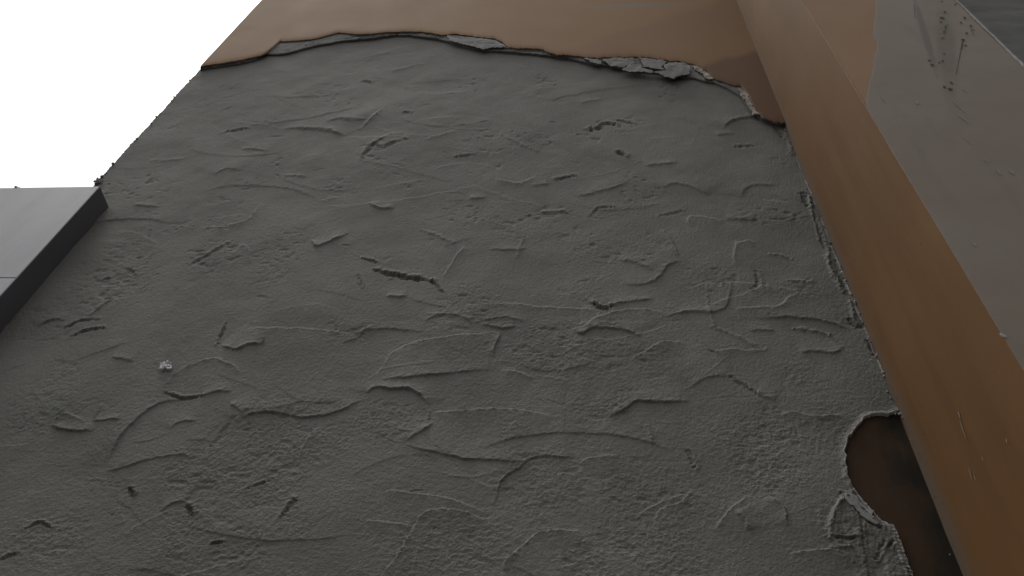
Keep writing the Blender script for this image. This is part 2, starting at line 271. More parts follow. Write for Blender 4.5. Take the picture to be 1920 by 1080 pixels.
# strokes of the trowel, gouges and ridges: kind, points of the frame, height mm, width mm
S = [
 ('L', [(197,870),(215,835),(240,800),(270,772),(295,756),(320,750),(360,745)], 5, 60),
 ('H', [(305,732),(325,702),(360,682),(400,671),(430,681),(452,695)], 5, 25),
 ('G', [(310,737),(340,745),(375,742)], 9, 7), ('L', [(375,742),(400,735),(435,732)], 4, 20),
 ('L', [(430,755),(445,767),(455,775)], 4, 20),
 ('L', [(445,792),(460,780),(480,774),(505,772),(530,775),(565,781),(600,779),(640,767),(665,755),(690,747)], 5, 70),
 ('L', [(195,882),(225,875),(260,864),(300,854),(340,850),(357,854)], 4, 60),
 ('G', [(408,642),(425,607)], 6, 6), ('L', [(415,645),(440,654),(465,647),(492,645)], 7, 40), ('R', [(492,645),(493,633)], 4, 5),
 ('L', [(72,612),(95,600),(120,600)], 6, 25), ('G', [(122,614),(150,602),(178,600)], 8, 7), ('G', [(142,626),(165,619),(190,616)], 9, 7),
 ('L', [(165,595),(190,576),(220,552)], 4, 15), ('L', [(92,797),(120,805),(145,807),(172,809)], 6, 25),
 ('H', [(95,790),(125,774),(160,790)], 5, 20), ('H', [(175,787),(188,757)], 4, 6), ('L', [(175,789),(222,785)], 5, 12),
 ('L', [(205,670),(228,671),(250,676)], 4, 20), ('G', [(435,785),(410,820),(400,832)], 4, 14), ('L', [(317,805),(335,790),(367,785)], 4, 20),
 ('H', [(555,870),(565,840),(582,812),(600,800)], 3.5, 25), ('G', [(241,916),(246,924)], 12, 8), ('G', [(352,948),(360,960)], 10, 8),
 ('G', [(532,962),(552,937)], 9, 8), ('G', [(398,1019),(415,1017)], 9, 6), ('G', [(80,983),(93,986)], 9, 7),
 ('G', [(465,914),(500,900)], 6, 6), ('L', [(300,955),(330,940),(350,940)], 4, 40), ('H', [(230,1000),(280,970),(330,950)], 3, 50),
 ('G', [(0,1050),(25,1040)], 7, 8), ('G', [(45,992),(70,980),(85,982)], 6, 7),
 ('L', [(640,642),(670,632),(685,617),(715,615),(755,617),(790,622)], 4, 30),
 ('L', [(795,605),(815,592),(845,589),(870,595),(885,605)], 5, 16), ('L', [(885,605),(910,600),(940,596),(970,598),(979,605)], 4, 12),
 ('L', [(900,608),(940,615),(965,612)], 5, 14),
 ('H', [(690,710),(715,690),(735,662),(765,647),(805,635),(850,630),(900,625),(940,620)], 4, 70),
 ('H', [(940,622),(930,645),(925,667)], 4, 30), ('L', [(715,712),(765,707),(815,701),(865,696),(920,692)], 4.5, 50),
 ('H', [(940,695),(970,695),(1000,707)], 3, 30),
 ('L', [(690,737),(695,730),(710,726),(735,729),(765,730),(790,740),(802,760)], 8, 22), ('R', [(802,762),(803,782)], 4, 6),
 ('H', [(810,772),(850,769),(900,767),(950,768),(990,772),(1035,779)], 4.5, 60),
 ('L', [(757,830),(785,812),(815,790)], 5, 40), ('L', [(757,832),(790,842),(830,850),(860,856),(865,860),(910,862),(965,867),(990,865)], 5, 60),
 ('L', [(925,950),(935,915),(945,895),(970,880),(995,860),(1020,854),(1055,857),(1075,856)], 5.5, 60),
 ('H', [(1085,872),(1100,860),(1130,855),(1160,852)], 4, 50), ('H', [(715,925),(740,920),(790,927),(830,932),(865,942),(910,960)], 4, 40),
 ('H', [(720,1070),(740,1050),(760,1020),(775,990),(785,970),(805,957),(840,955),(875,962),(910,975)], 6, 70),
 ('H', [(685,976),(730,980),(770,987)], 3.5, 30), ('H', [(940,1070),(950,1050),(980,1025),(1010,1000),(1050,996),(1090,998)], 6, 70),
 ('L', [(1070,615),(1090,625),(1110,615),(1145,615),(1180,622),(1200,632)], 6, 50),
 ('H', [(890,572),(960,570),(1020,574),(1080,576),(1120,580)], 4, 30), ('H', [(1090,615),(1120,595),(1160,582),(1205,579),(1250,587)], 4.5, 50),
 ('G', [(1115,570),(1130,577),(1145,574)], 14, 9), ('L', [(1145,570),(1185,563),(1225,558)], 6, 14),
 ('L', [(1140,785),(1170,770),(1190,755),(1215,754),(1255,755),(1295,752)], 5.5, 40),
 ('H', [(1185,675),(1215,655),(1240,642),(1280,640)], 4, 50), ('H', [(1225,985),(1240,955),(1280,940),(1300,915)], 4, 50),
 ('L', [(1239,355),(1262,346),(1285,347),(1313,358),(1331,365)], 4, 40), ('H', [(1290,427),(1294,407),(1322,409),(1359,413)], 4, 35),
 ('L', [(1359,413),(1396,413),(1419,413)], 4, 20), ('L', [(1394,369),(1396,355),(1419,347),(1461,350)], 4.5, 35),
 ('H', [(1378,499),(1378,462),(1396,453),(1415,454)], 5, 30), ('G', [(1419,508),(1422,531),(1410,542)], 7, 7),
 ('L', [(1165,533),(1211,531),(1234,518),(1253,497),(1276,487)], 5, 50), ('L', [(1160,485),(1193,494),(1225,508)], 4.5, 25),
 ('H', [(1243,430),(1262,457),(1274,478)], 4, 20), ('L', [(1248,596),(1267,588),(1304,586),(1350,582),(1366,564),(1371,531)], 4.5, 30),
 ('R', [(1325,555),(1331,587),(1338,610)], 3, 8), ('R', [(1336,612),(1378,629),(1433,654)], 3, 10),
 ('H', [(1336,659),(1387,655),(1433,655)], 3, 20), ('L', [(1419,599),(1461,596),(1517,599),(1563,608),(1595,622)], 5, 35),
 ('R', [(1489,617),(1517,619),(1554,626)], 5, 8), ('L', [(1405,619),(1452,619)], 4, 14), ('L', [(1498,661),(1530,660),(1563,663),(1581,652)], 6, 18),
 ('H', [(1378,580),(1419,578),(1456,575),(1480,559),(1503,548)], 5, 25), ('L', [(1294,726),(1318,710),(1345,705),(1373,707)], 4, 40),
 ('G', [(1373,707),(1401,726),(1415,735)], 6, 8), ('L', [(1415,735),(1452,751)], 4, 20),
 ('H', [(1466,774),(1489,772),(1517,779),(1554,781),(1586,777)], 6, 30), ('R', [(1443,476),(1461,476),(1484,485)], 4, 8),
 ('R', [(1480,525),(1521,527)], 4, 7), ('G', [(1243,404),(1276,397)], 5, 8), ('G', [(1109,402),(1123,389),(1142,388)], 7, 8),
 ('L', [(1079,370),(1126,357),(1150,352),(1180,341)], 6, 30), ('L', [(1206,311),(1240,309),(1271,305)], 5, 20),
 ('G', [(708,508),(725,514),(749,518),(776,522),(807,528)], 17, 10), ('G', [(807,528),(822,538),(830,545)], 8, 7),
 ('G', [(679,485),(704,491)], 9, 6), ('G', [(671,518),(677,538)], 5, 7), ('G', [(681,297),(694,277),(714,264)], 8, 9),
 ('G', [(702,271),(718,279),(733,271),(757,264)], 8, 10), ('H', [(710,260),(733,251),(757,252)], 5, 25), ('L', [(722,555),(743,556),(764,555)], 6, 15),
 ('G', [(858,294),(885,291)], 7, 7), ('L', [(690,380),(714,390),(737,392)], 6, 20), ('G', [(1044,335),(1072,330)], 9, 8),
 ('L', [(998,348),(1029,346)], 4, 15), ('G', [(1110,242),(1126,240),(1134,233),(1149,234)], 13, 11), ('G', [(1161,226),(1184,230)], 8, 8),
 ('G', [(1161,287),(1167,291)], 14, 11), ('L', [(877,372),(912,369)], 4, 14), ('R', [(994,400),(1048,394),(1068,398)], 4, 8),
 ('L', [(914,468),(970,470),(990,466)], 4, 12), ('R', [(970,483),(982,444)], 3, 7), ('R', [(788,429),(820,440),(850,454)], 4, 8),
 ('H', [(830,518),(848,490),(869,460)], 4, 15), ('L', [(640,227),(687,226)], 4, 15), ('R', [(675,242),(710,209)], 3, 8),
 ('H', [(795,262),(830,253),(858,246)], 3, 14), ('R', [(943,254),(1005,283)], 3, 8), ('H', [(928,335),(951,341),(978,343),(1005,330)], 5, 15),
 ('G', [(430,246),(460,242)], 7, 9), ('L', [(450,279),(475,280),(500,287)], 4, 15), ('L', [(525,242),(575,242),(625,250),(645,258)], 4, 25),
 ('L', [(400,330),(425,317),(450,322)], 4, 25), ('H', [(370,425),(430,422),(465,410),(487,382)], 5, 25),
 ('G', [(365,490),(395,475),(425,457)], 6, 9), ('H', [(445,455),(467,467),(470,495)], 3, 20), ('L', [(585,450),(595,462),(620,453),(655,436)], 7, 20),
 ('H', [(280,300),(350,295)], 3, 14), ('R', [(280,440),(285,400)], 3, 6), ('R', [(275,490),(285,470)], 3, 6), ('L', [(245,385),(300,388)], 4, 15),
 ('R', [(537,330),(570,330)], 4, 8), ('G', [(240,503),(252,515)], 7, 8), ('G', [(198,523),(205,521)], 7, 7), ('H', [(600,375),(640,365)], 3, 14),
 ('L', [(611,230),(635,224),(663,224),(688,226)], 4, 25), ('L', [(552,242),(591,242),(619,246),(647,257)], 4, 25),
 ('H', [(674,244),(697,222),(716,205)], 4, 14), ('H', [(730,133),(772,122),(799,119)], 4, 14), ('G', [(684,153),(692,154)], 8, 9),
 ('G', [(760,211),(766,212)], 8, 8), ('L', [(1357,242),(1368,231),(1393,222),(1415,219),(1440,230)], 8, 30), ('L', [(1343,253),(1379,251)], 4, 15),
 ('H', [(1088,194),(1104,187),(1127,186)], 4, 14), ('G', [(1382,275),(1410,274)], 6, 8),
 ('R', [(1215,800),(1225,830)], 3, 10), ('G', [(1290,848),(1302,872)], 5, 9), ('H', [(1440,930),(1470,955),(1475,990)], 5, 25),
 ('H', [(1190,970),(1250,935),(1290,925)], 3, 30), ('H', [(1480,1042),(1540,1033),(1580,1040),(1600,1060)], 5, 30),
 ('R', [(1600,925),(1570,950),(1555,985),(1553,1008)], 6, 9), ('G', [(1553,1008),(1580,1012),(1615,1012)], 7, 6),
 ('G', [(1614,960),(1618,1000),(1620,1060)], 4, 6), ('G', [(1578,928),(1600,950),(1625,975),(1650,992)], 10, 8),
 ('G', [(1674,1019),(1668,1030)], 10, 7), ('G', [(1660,1020),(1645,1050)], 7, 6), ('R', [(1560,1030),(1590,1030)], 5, 9),
 ('L', [(1380,960),(1395,975),(1400,995)], 4, 20), ('H', [(1340,1000),(1365,960),(1400,930)], 3, 30),
 ('R', [(1517,372),(1523,400),(1535,448)], 8, 6), ('G', [(1523,395),(1533,430),(1548,462)], 7, 9), ('G', [(1506,365),(1514,385)], 9, 11),
 ('R', [(1553,465),(1553,495),(1570,530),(1582,548)], 9, 8), ('G', [(1566,490),(1577,520),(1590,545)], 7, 9),
 ('G', [(1592,600),(1605,612),(1620,610)], 9, 10), ('R', [(1595,560),(1600,600)], 6, 8), ('G', [(1628,640),(1640,665)], 11, 9),
 ('R', [(1640,650),(1650,672),(1658,700)], 8, 7), ('R', [(1470,232),(1478,260),(1486,290)], 6, 9), ('G', [(1455,240),(1466,255)], 8, 10),
 ('R', [(1588,845),(1583,875),(1590,905),(1600,925)], 5, 9), ('R', [(1620,784),(1650,776),(1680,776)], 4, 7), ('R', [(1608,800),(1595,815)], 5, 8),
]
PATCH = [(540,810,120,70),(730,780,75,40),(850,602,60,18),(940,605,45,12),(1060,650,140,55),(1180,920,60,40),(1010,900,90,60),
         (860,1020,120,60),(1450,400,60,30),(1190,480,60,20),(1330,520,60,30),(380,880,90,50),(500,870,60,25),(80,1010,90,50),
         (520,480,40,50),(1500,540,40,18),(1440,880,80,50),(1590,990,60,60),(700,290,40,25),(1150,235,60,18),(200,520,90,60),(400,480,60,30)]
HOLE = [(1700,772),(1688,770),(1680,774),(1665,778),(1640,778),(1622,784),(1612,795),(1604,805),(1594,818),(1588,832),(1586,850),(1586,870),(1590,895),
        (1596,912),(1606,925),(1622,945),(1638,962),(1650,975),(1665,984),(1675,985),(1683,1000),(1692,1025),(1700,1050),(1712,1080),(1730,1140),(1775,1300),(1980,1300),(1840,1080)]

nx = 1500
xs = np.concatenate([XL - np.linspace(0.06, 0.003, 10), np.linspace(XL, XR + 0.03, nx)])
zz = [at(960, p)[1] for p in np.arange(1150, -30, -1.25)]
zs = np.concatenate([np.linspace(0.01, zz[0], 60, endpoint=False), np.array(zz), np.linspace(zz[-1] + 0.03, 7.6, 20)])
X, Z = np.meshgrid(xs, zs); X = X.astype(np.float32); Z = Z.astype(np.float32); H = np.zeros_like(X)
K = np.clip((Z - EYE) / D / 1.0, 0.75, 2.4)          # seen more steeply the higher it is
wx = X + 0.012 * (fbm(X, Z, 20, 3, 40) - .5) + 0.006 * (fbm(X, Z, 130, 2, 41) - .5); wz = Z + 0.012 * K * (fbm(X, Z, 20, 3, 50) - .5) + 0.006 * K * (fbm(X, Z, 130, 2, 51) - .5)
jit = (fbm(X, Z, 60, 3, 60) - .5); jf = (fbm(X, Z, 110, 3, 66, .7) - .5); amL = 0.55 + 0.9 * fbm(X, Z, 7, 2, 68)
def stroke(kind, P, a, wd):
    global H
    P = smooth(P); mrg = max(3.2 * wd, .02) * 2.2
    x0, z0 = P.min(0) - mrg; x1, z1 = P.max(0) + mrg
    j0, j1 = np.searchsorted(xs, [x0, x1]); i0, i1 = np.searchsorted(zs, [z0, z1])
    if j1 <= j0 or i1 <= i0: return
    sl = (slice(i0, i1), slice(j0, j1)); x = wx[sl]; z = wz[sl]; k = K[sl]
    best = np.full(x.shape, 1e9, np.float32); sg = np.zeros_like(best); uu = np.zeros_like(best); nP = len(P) - 1
    for q in range(nP):
        ax, az = P[q]; bx_, bz = P[q + 1]; dx, dz = bx_ - ax, bz - az; l2 = dx * dx + dz * dz + 1e-12
        t = np.clip(((x - ax) * dx + (z - az) * dz) / l2, 0, 1)
        ex = x - ax - t * dx; ez = z - az - t * dz; d = np.sqrt(ex * ex + ez * ez); mk = d < best
        best = np.where(mk, d, best); sg = np.where(mk, np.sign(dx * ez - dz * ex), sg); uu = np.where(mk, (q + t) / nP, uu)
    tap = np.clip(np.minimum(uu, 1 - uu) * 5, 0, 1) ** 0.7
    tap = np.where((uu <= 0) | (uu >= 1), 0 if kind in 'LH' else 1.0, tap)
    if kind in 'GR': tap = np.maximum(tap, 0.35)
    if kind == 'G': wd = wd * .82
    k2 = np.sqrt(k); a = a * np.where(k > 1.15, .82, 1.0); wd = wd * k2; soft = 0.0010 * k
    am = 0.55 + 0.9 * (0.5 + jit[sl] * 1.6)
    if kind in 'LH':
        s = best * sg * (1 if kind == 'L' else -1); wd = wd * (1.5 if kind == 'L' else 1.0); a = a * (1.15 if kind == 'H' else 1.1)
        h = a * tap * (amL[sl] * (0.82 + 0.9 * jit[sl] * np.exp(-np.abs(s) / .02) + .18)) * np.exp(-np.abs(s) / wd) / (1 + np.exp(-np.clip(s / soft, -30, 30)))
        h += 0.30 * a * tap * am * np.exp(-(best / (0.0035 * k)) ** 2)
        H[sl] += np.where((uu <= 0) | (uu >= 1), 0, h)
    elif kind == 'G':
        best = np.maximum(0, best + jf[sl] * wd * 1.9 + (1 - tap) * wd * .8)
        H[sl] -= 0.9 * a * tap * am * np.exp(-(best / wd) ** 3)
        H[sl] += 0.35 * a * np.exp(-((best * sg - 1.6 * wd) / wd) ** 2) * (sg > 0) * tap * am
    else:
        H[sl] += a * tap * am * np.exp(-(np.maximum(0, best + jf[sl] * wd * 1.5) / (wd * .7)) ** 2)
rnd = random.Random(11)
for q in range(165):                                   # faint strokes everywhere
    cx = rnd.uniform(XL, XR); cz = EYE + D * (0.5 + 2.6 * rnd.random() ** 1.3); k = max(1, (cz - EYE) / D)
    L = rnd.uniform(0.05, 0.32) * k; an = rnd.gauss(0, 0.35); cu = rnd.uniform(-0.9, 0.9)
    pts = []
    for t in np.linspace(-.5, .5, 5):
        pts.append((cx + L * t * math.cos(an + cu * t), cz + L * (t * math.sin(an) + cu * (.25 - t * t) * .8)))
    kd = rnd.choice('LLHHRG')
    stroke(kd, pts, rnd.uniform(.0006, .0020) * (.7 if kd in 'RG' else 1), rnd.uniform(.015, .05) if kd in 'LH' else rnd.uniform(.003, .006))
for q in range(13):                                    # long shallow sweeps that overlap
    cx = rnd.uniform(XL, XR); cz = EYE + D * (0.5 + 1.3 * rnd.random()); k = max(1, (cz - EYE) / D)
    L = rnd.uniform(0.3, 0.7) * k; an = rnd.gauss(0.05, 0.3); cu = rnd.uniform(0.2, 1.1) * rnd.choice((1, 1, -1)); pts = []
    for t in np.linspace(-.5, .5, 6):
        pts.append((cx + L * t * math.cos(an + cu * t), cz + L * (t * math.sin(an) + cu * (.25 - t * t) * .55)))
    stroke(rnd.choice('LHH'), pts, rnd.uniform(.0016, .0034), rnd.uniform(.07, .14))
for q in range(45):                                   # short nicks
    cx = rnd.uniform(XL, XR); cz = EYE + D * (0.5 + 2.6 * rnd.random() ** 1.2); L = rnd.uniform(0.008, 0.04); an = rnd.gauss(0.1, 0.5)
    stroke('G', [(cx, cz), (cx + L * math.cos(an), cz + L * math.sin(an))], rnd.uniform(.0015, .004), rnd.uniform(.003, .005))
for kd, P, a, wd in S:
    stroke(kd, [at(*p) for p in P], a * .001, wd * .001)
# undulation, grain, torn rough patches
H += 0.016 * (fbm(X, Z, 1.6, 3, 1) - .5) + 0.006 * (fbm(X, Z, 6, 3, 5) - .5)
rough = np.clip((fbm(X, Z, 4.5, 3, 9) - .56) * 6, 0, 1)
for px, py, rx, ry in PATCH:
    c = at(px, py); e = abs(at(px + rx, py)[0] - c[0]); f_ = abs(at(px, py - ry)[1] - c[1])
    rough = np.maximum(rough, np.clip(1.4 - ((wx - c[0]) / e) ** 2 - ((wz - c[1]) / f_) ** 2, 0, 1))
gr = fbm(X * 0.8, Z, 120, 4, 14, 0.8) - .5
near = np.clip(1.9 - K, 0.25, 1)
H += gr * (0.0024 + 0.0040 * rough) * near
H += -0.0035 * rough * np.clip(fbm(X * .7, Z, 45, 2, 31) - .62, 0, 1) * 4
H += 0.0010 * (_r.rand(*X.shape).astype(np.float32) - .5)
def poly_in(P, soft):
    P = np.array([at(*p) for p in P]); j0 = np.searchsorted(xs, P[:, 0].min() - .05); j1 = np.searchsorted(xs, P[:, 0].max() + .05)
    i0 = np.searchsorted(zs, P[:, 1].min() - .05); i1 = np.searchsorted(zs, P[:, 1].max() + .05); sl = (slice(i0, i1), slice(j0, j1))
    return sl, 1 / (1 + np.exp(np.clip((sdf_poly(wx[sl], wz[sl], P)) / soft, -30, 30)))
def sdf_poly(x, z, P):
    d = np.full(x.shape, 1e9, np.float32); ins = np.zeros(x.shape, bool); n_ = len(P)
    for q in range(n_):
        ax, az = P[q]; bx_, bz = P[(q + 1) % n_]; dx, dz = bx_ - ax, bz - az
        t = np.clip(((x - ax) * dx + (z - az) * dz) / (dx * dx + dz * dz + 1e-12), 0, 1)
        d = np.minimum(d, np.hypot(x - ax - t * dx, z - az - t * dz))
        if az != bz: ins ^= ((az > z) != (bz > z)) & (x < (bx_ - ax) * (z - az) / (bz - az) + ax)
    return np.where(ins, -d, d)
sl_, m_ = poly_in([(1580,925),(1600,940),(1628,966),(1652,986),(1676,990),(1690,1030),(1706,1080),(1720,1140),(1640,1160),(1600,1070),(1580,1040),(1553,1012),(1556,980),(1566,950)], .0012)
H[sl_] += m_ * (.0055 + .012 * (fbm(X[sl_], Z[sl_], 30, 5, 111, .7) - .5))
sl_, m_ = poly_in([(1618,1000),(1650,1010),(1665,1085),(1625,1095)], .001); H[sl_] -= m_ * .004
# hole: the coat ends and the painted masonry behind shows
HP = np.array([at(*p) for p in HOLE])
j0 = np.searchsorted(xs, HP[:, 0].min() - .1); i1 = np.searchsorted(zs, HP[:, 1].max() + .1)
sl = (slice(0, i1), slice(j0, None)); sd_ = sdf_poly(X[sl], Z[sl], HP) + 0.012 * (fbm(X[sl], Z[sl], 60, 4, 77, .7) - .5)
calm = np.clip((sd_ - .002) / .015, 0, 1)
H[sl] = H[sl] * calm + (1 - calm) * (.0022 + H[sl] * .25)
H[sl] = np.where(sd_ < 0, -0.011, np.maximum(H[sl] + .002 * (1 - calm), -.001 + .003 * np.maximum(gr[sl], 0)) + 0.0022 * np.exp(-sd_ / 0.006))
rim = np.zeros(X.shape, bool); rim[sl] = (sd_ > -.004) & (sd_ < .0015 + .003 * fbm(X[sl], Z[sl], 50, 3, 99))
crn = XR - X < .0035 + .016 * np.clip(fbm(X * 0, Z, 13, 4, 97, .7) - .5, 0, 1)
rim |= crn & (Z > at(1655, 700)[1]) & (Z < at(1470, 240)[1]) & (fbm(X, Z, 40, 3, 98) > .42)
# strip of bared fibreglass mesh beside the hole
sl_, m_ = poly_in([(1672,992),(1684,1002),(1700,1045),(1716,1095),(1699,1095),(1686,1050)], .0008)
H[sl_] += np.where(H[sl_] > -.01, m_ * .0013 * (np.sin(Z[sl_] * 2 * np.pi / 0.0105) + .5 * np.sin(X[sl_] * 2 * np.pi / 0.010)), 0)
rim[sl_] |= (m_ > .5) & (H[sl_] > -.01) & (fbm(X[sl_], Z[sl_], 60, 3, 131) > .45)
Y = -H
# left arris: crumbly, turns the corner into the depth
edge = XL + 0.022 * (fbm(Z * 0 + 3.3, Z, 11, 6, 90, 0.82) - .5) - 0.014 * np.maximum(0, fbm(Z * 0, Z, 45, 3, 95) - .55)
over = np.clip(edge - X, 0, None); X2 = np.where(over > 0, edge, X); Y = np.where(over > 0, Y * 0 + over * 0.9, Y)
co = np.stack([X2, Y, Z], -1).reshape(-1, 3)
rimq = (rim[:-1, :-1] | rim[1:, 1:] | rim[:-1, 1:] | rim[1:, :-1]).reshape(-1).astype(int)
me = np_mesh('mortar_coat', co, grid_quads(len(zs), len(xs)), True, rimq)
link('mortar_coat', me, [M_mortar, M_rim], wall)
# older brown paint laid bare in the lower hole
hx = np.linspace(HP[:, 0].min() - .02, XR + .002, 60); hz = np.linspace(0.02, HP[:, 1].max() + .02, 200); HX, HZ = np.meshgrid(hx, hz)
HY = .0045 - .003 * (fbm(HX, HZ, 8, 3, 121) - .5) - .0012 * (fbm(HX, HZ, 60, 3, 123, .7) - .5)
me = np_mesh('old_paint', np.stack([HX, HY, HZ], -1).reshape(-1, 3), grid_quads(200, 60)); link('old_paint', me, M_exposed, wall)

# the same mortar on the wall beyond the pilaster
xs2 = np.linspace(0.83 * D - .05, 4.2, 300); zs2 = np.linspace(0.01, 9.3, 500); X_, Z_ = np.meshgrid(xs2, zs2)
h = 0.02 * (fbm(X_, Z_, 1.7, 3, 3) - .5) + 0.014 * (fbm(X_ * .5, Z_ * 1.3, 9, 4, 8) - .5)
me = np_mesh('mortar_coat', np.stack([X_, -h, Z_], -1).reshape(-1, 3), grid_quads(500, 300))
link('mortar_coat', me, M_mortar, wall)

# brown render above, torn along its lower rim
E = 0.030
F = [(375,124),(385,122),(420,117),(455,111),(480,105),(489,103),(500,97),(515,85),(525,76),(535,77),(560,75),(590,72),(612,66),(630,61),(636,60),(670,63),
     (700,62),(730,59),(760,58),(790,59),(810,61),(828,65),(840,65),(855,62),(880,66),(900,69),(925,71),(940,76),(955,88),(975,90),(1000,90),(1015,92),(1030,98),
     (1060,102),(1085,105),(1110,108),(1150,107),(1205,106),(1235,109),(1260,113),(1280,114),(1295,118),(1310,122),(1325,132),(1338,145),(1350,150),(1370,158),
     (1390,160),(1400,172),(1408,185),(1414,205),(1425,213),(1432,220),(1448,226),(1466,229)]
B = [(378,140),(420,134),(455,128),(480,122),(495,112),(510,102),(530,101),(545,98),(575,90),(600,84),(640,77),(680,73),(720,68),(745,65),(765,65),(790,68),(815,72),(840,78),
     (870,88),(900,93),(940,97),(1000,101),(1060,110),(1100,117),(1130,123),(1165,129),(1200,134),(1260,143),(1300,148),(1340,157),(1370,169),(1390,181),
     (1400,197),(1412,213),(1430,224),(1462,234)]
Fw = np.array([at(px, py, D - E) for px, py in F]); Bw = np.array([at(px, py, D) for px, py in [(a_, b_ + (-7 if a_ < 500 else 4 if a_ < 800 else 3)) for a_, b_ in B]])
nc = 1000
fx = np.linspace(Fw[0, 0], XR + 0.004, nc); fz = np.interp(fx, Fw[:, 0], Fw[:, 1])
bx_ = np.linspace(Bw[0, 0], XR + 0.004, nc); bz = np.interp(bx_, Bw[:, 0], Bw[:, 1])
rg = np.clip((fx - at(820, 60)[0]) / .2, 0, 1); fz = fz + (0.014 + 0.026 * rg) * (fbm(fx, fx * 0, 26, 5, 21, .75) - .5) - 0.02 * rg * np.clip(fbm(fx, fx * 0, 11, 3, 23, .8) - .6, 0, 1) * 3; bz = bz + 0.03 * (fbm(bx_, bx_ * 0 + 5, 12, 5, 25, .7) - .5)
rows = 46; tt = np.linspace(0, 1, rows)[:, None] ** 1.7
GX = np.repeat(fx[None], rows, 0); GZ = fz[None] + (ZT - 0.02 - fz[None]) * tt
GY = -E + 0.006 * (fbm(GX, GZ, 1.3, 2, 33) - .5) + 0.0005 * (fbm(GX, GZ, 5, 2, 37) - .5) + 0.004 * np.exp(-(GZ - fz[None]) / .02)
# broken lip: a few millimetres of pale render, then back under
lip = 4; LX = []; LZ = []; LY = []
for q in range(lip, 0, -1):
    t = q / lip; LX.append(fx); LZ.append(fz + 0.004 * t + 0.003 * (fbm(fx, fx * 0 + q, 120, 2, 44) - .5)); LY.append(GY[0] + 0.006 * t)
PX = np.concatenate([np.array(LX), GX]); PZ = np.concatenate([np.array(LZ), GZ]); PY = np.concatenate([np.array(LY), GY])
q_ = grid_quads(len(PX), nc); mi = np.zeros(len(q_), int); mi[:lip * (nc - 1)] = 1
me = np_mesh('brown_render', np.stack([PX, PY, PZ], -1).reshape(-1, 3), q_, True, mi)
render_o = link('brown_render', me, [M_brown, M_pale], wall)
# underside of the torn edge: grey bedding between the brown skin and the mortar
nu = 13; U = np.concatenate([np.linspace(0, 1, nu - 3), [1, 1, 1]])[:, None]
TX = fx[None] * (1 - U) + bx_[None] * U; TZ = (fz[None] + .004) * (1 - U) + bz[None] * U; TY = (LY[0][None]) * (1 - U) + (-0.013 + 0.005 * (fbm(fx, fx * 0, 9, 4, 61, .6)[None] - .5)) * U; tk = np.zeros((nu, 1)); tk[-3:, 0] = (.25, .6, 1)
bul = np.sin(U * np.pi)
TZ = TZ + bul * (0.030 * (fbm(TX, TY * 0 + U * 2, 5, 3, 51) - .5) + 0.020 * (fbm(TX, U * 3 + TX * 0, 22, 4, 55, .7) - .42))
TY = TY + tk * .026; TZ = TZ + tk * .006; TY = TY + bul * 0.016 * (fbm(TX, U * 4 + TX * 0, 16, 4, 58, .7) - .5)
me = np_mesh('torn_edge', np.stack([TX, TY, TZ], -1).reshape(-1, 3), grid_quads(nu, nc)[:, ::-1])
link('torn_edge', me, M_flake, render_o)
# left end of the render layer, a return face
ez = PZ[lip:, 0]; yy = PY[lip:, 0]; nR = len(ez)
co = np.concatenate([np.stack([np.full(nR, fx[0]), yy, ez], -1), np.stack([np.full(nR, XL), np.full(nR, 0.03), ez], -1)])
q_ = [(i, i + 1, nR + i + 1, nR + i) for i in range(nR - 1)]
link('render_return', np_mesh('render_return', co, q_, False), M_brown, render_o)

def slab(name, outline, y_front, thick, m, parent, rag=0.005, seed=1, tilt=0.0, origin=D):
    """a flake: outline of frame points laid at its own depth, real thickness, ragged rim, slightly domed"""
    P = [at(px, py, y_front) for px, py in outline]; Q = []
    rr = random.Random(seed)
    for i in range(len(P)):
        a = np.array(P[i]); b_ = np.array(P[(i + 1) % len(P)]); k = max(2, int(np.hypot(*(b_ - a)) / 0.008))
        for t in range(k):
            p = a + (b_ - a) * t / k; Q.append(p + np.array([rr.uniform(-rag, rag), rr.uniform(-rag, rag)]))
    Q = np.array(Q); c = Q.mean(0); nq = len(Q); rings = [1.0, .97, .8, .55, .28]; vs = []; fs = []
    for ri, s in enumerate(rings):
        for p in Q:
            r = c + (p - c) * s
            dome = (0, .0008, .0012, .0012, .0012)[ri]
            yv = y_front - origin - dome + .005 * (float(vn(np.array([r[0] * 40]), np.array([r[1] * 25]), seed)[0]) - .5) * (1 if ri else 0) + tilt * (r[1] - c[1])
            vs.append((r[0], yv, r[1]))
    vs.append((c[0], y_front - origin - .0012, c[1])); top = len(vs) - 1
    base = len(vs)
    for p in Q:
        r = c + (p - c) * .93; vs.append((r[0], y_front - origin + thick + tilt * (r[1] - c[1]), r[1]))
    for ri in range(len(rings) - 1):
        for i in range(nq):
            j = (i + 1) % nq; fs.append((ri * nq + i, ri * nq + j, (ri + 1) * nq + j, (ri + 1) * nq + i))
    l = (len(rings) - 1) * nq
    for i in range(nq):
        j = (i + 1) % nq; fs.append((l + i, l + j, top)); fs.append((i, base + i, base + j, j))
    me = bpy.data.meshes.new(name); me.from_pydata(vs, [], fs + [tuple(range(base, base + nq))]); me.update()
    o = link(name, me, m, parent); return o

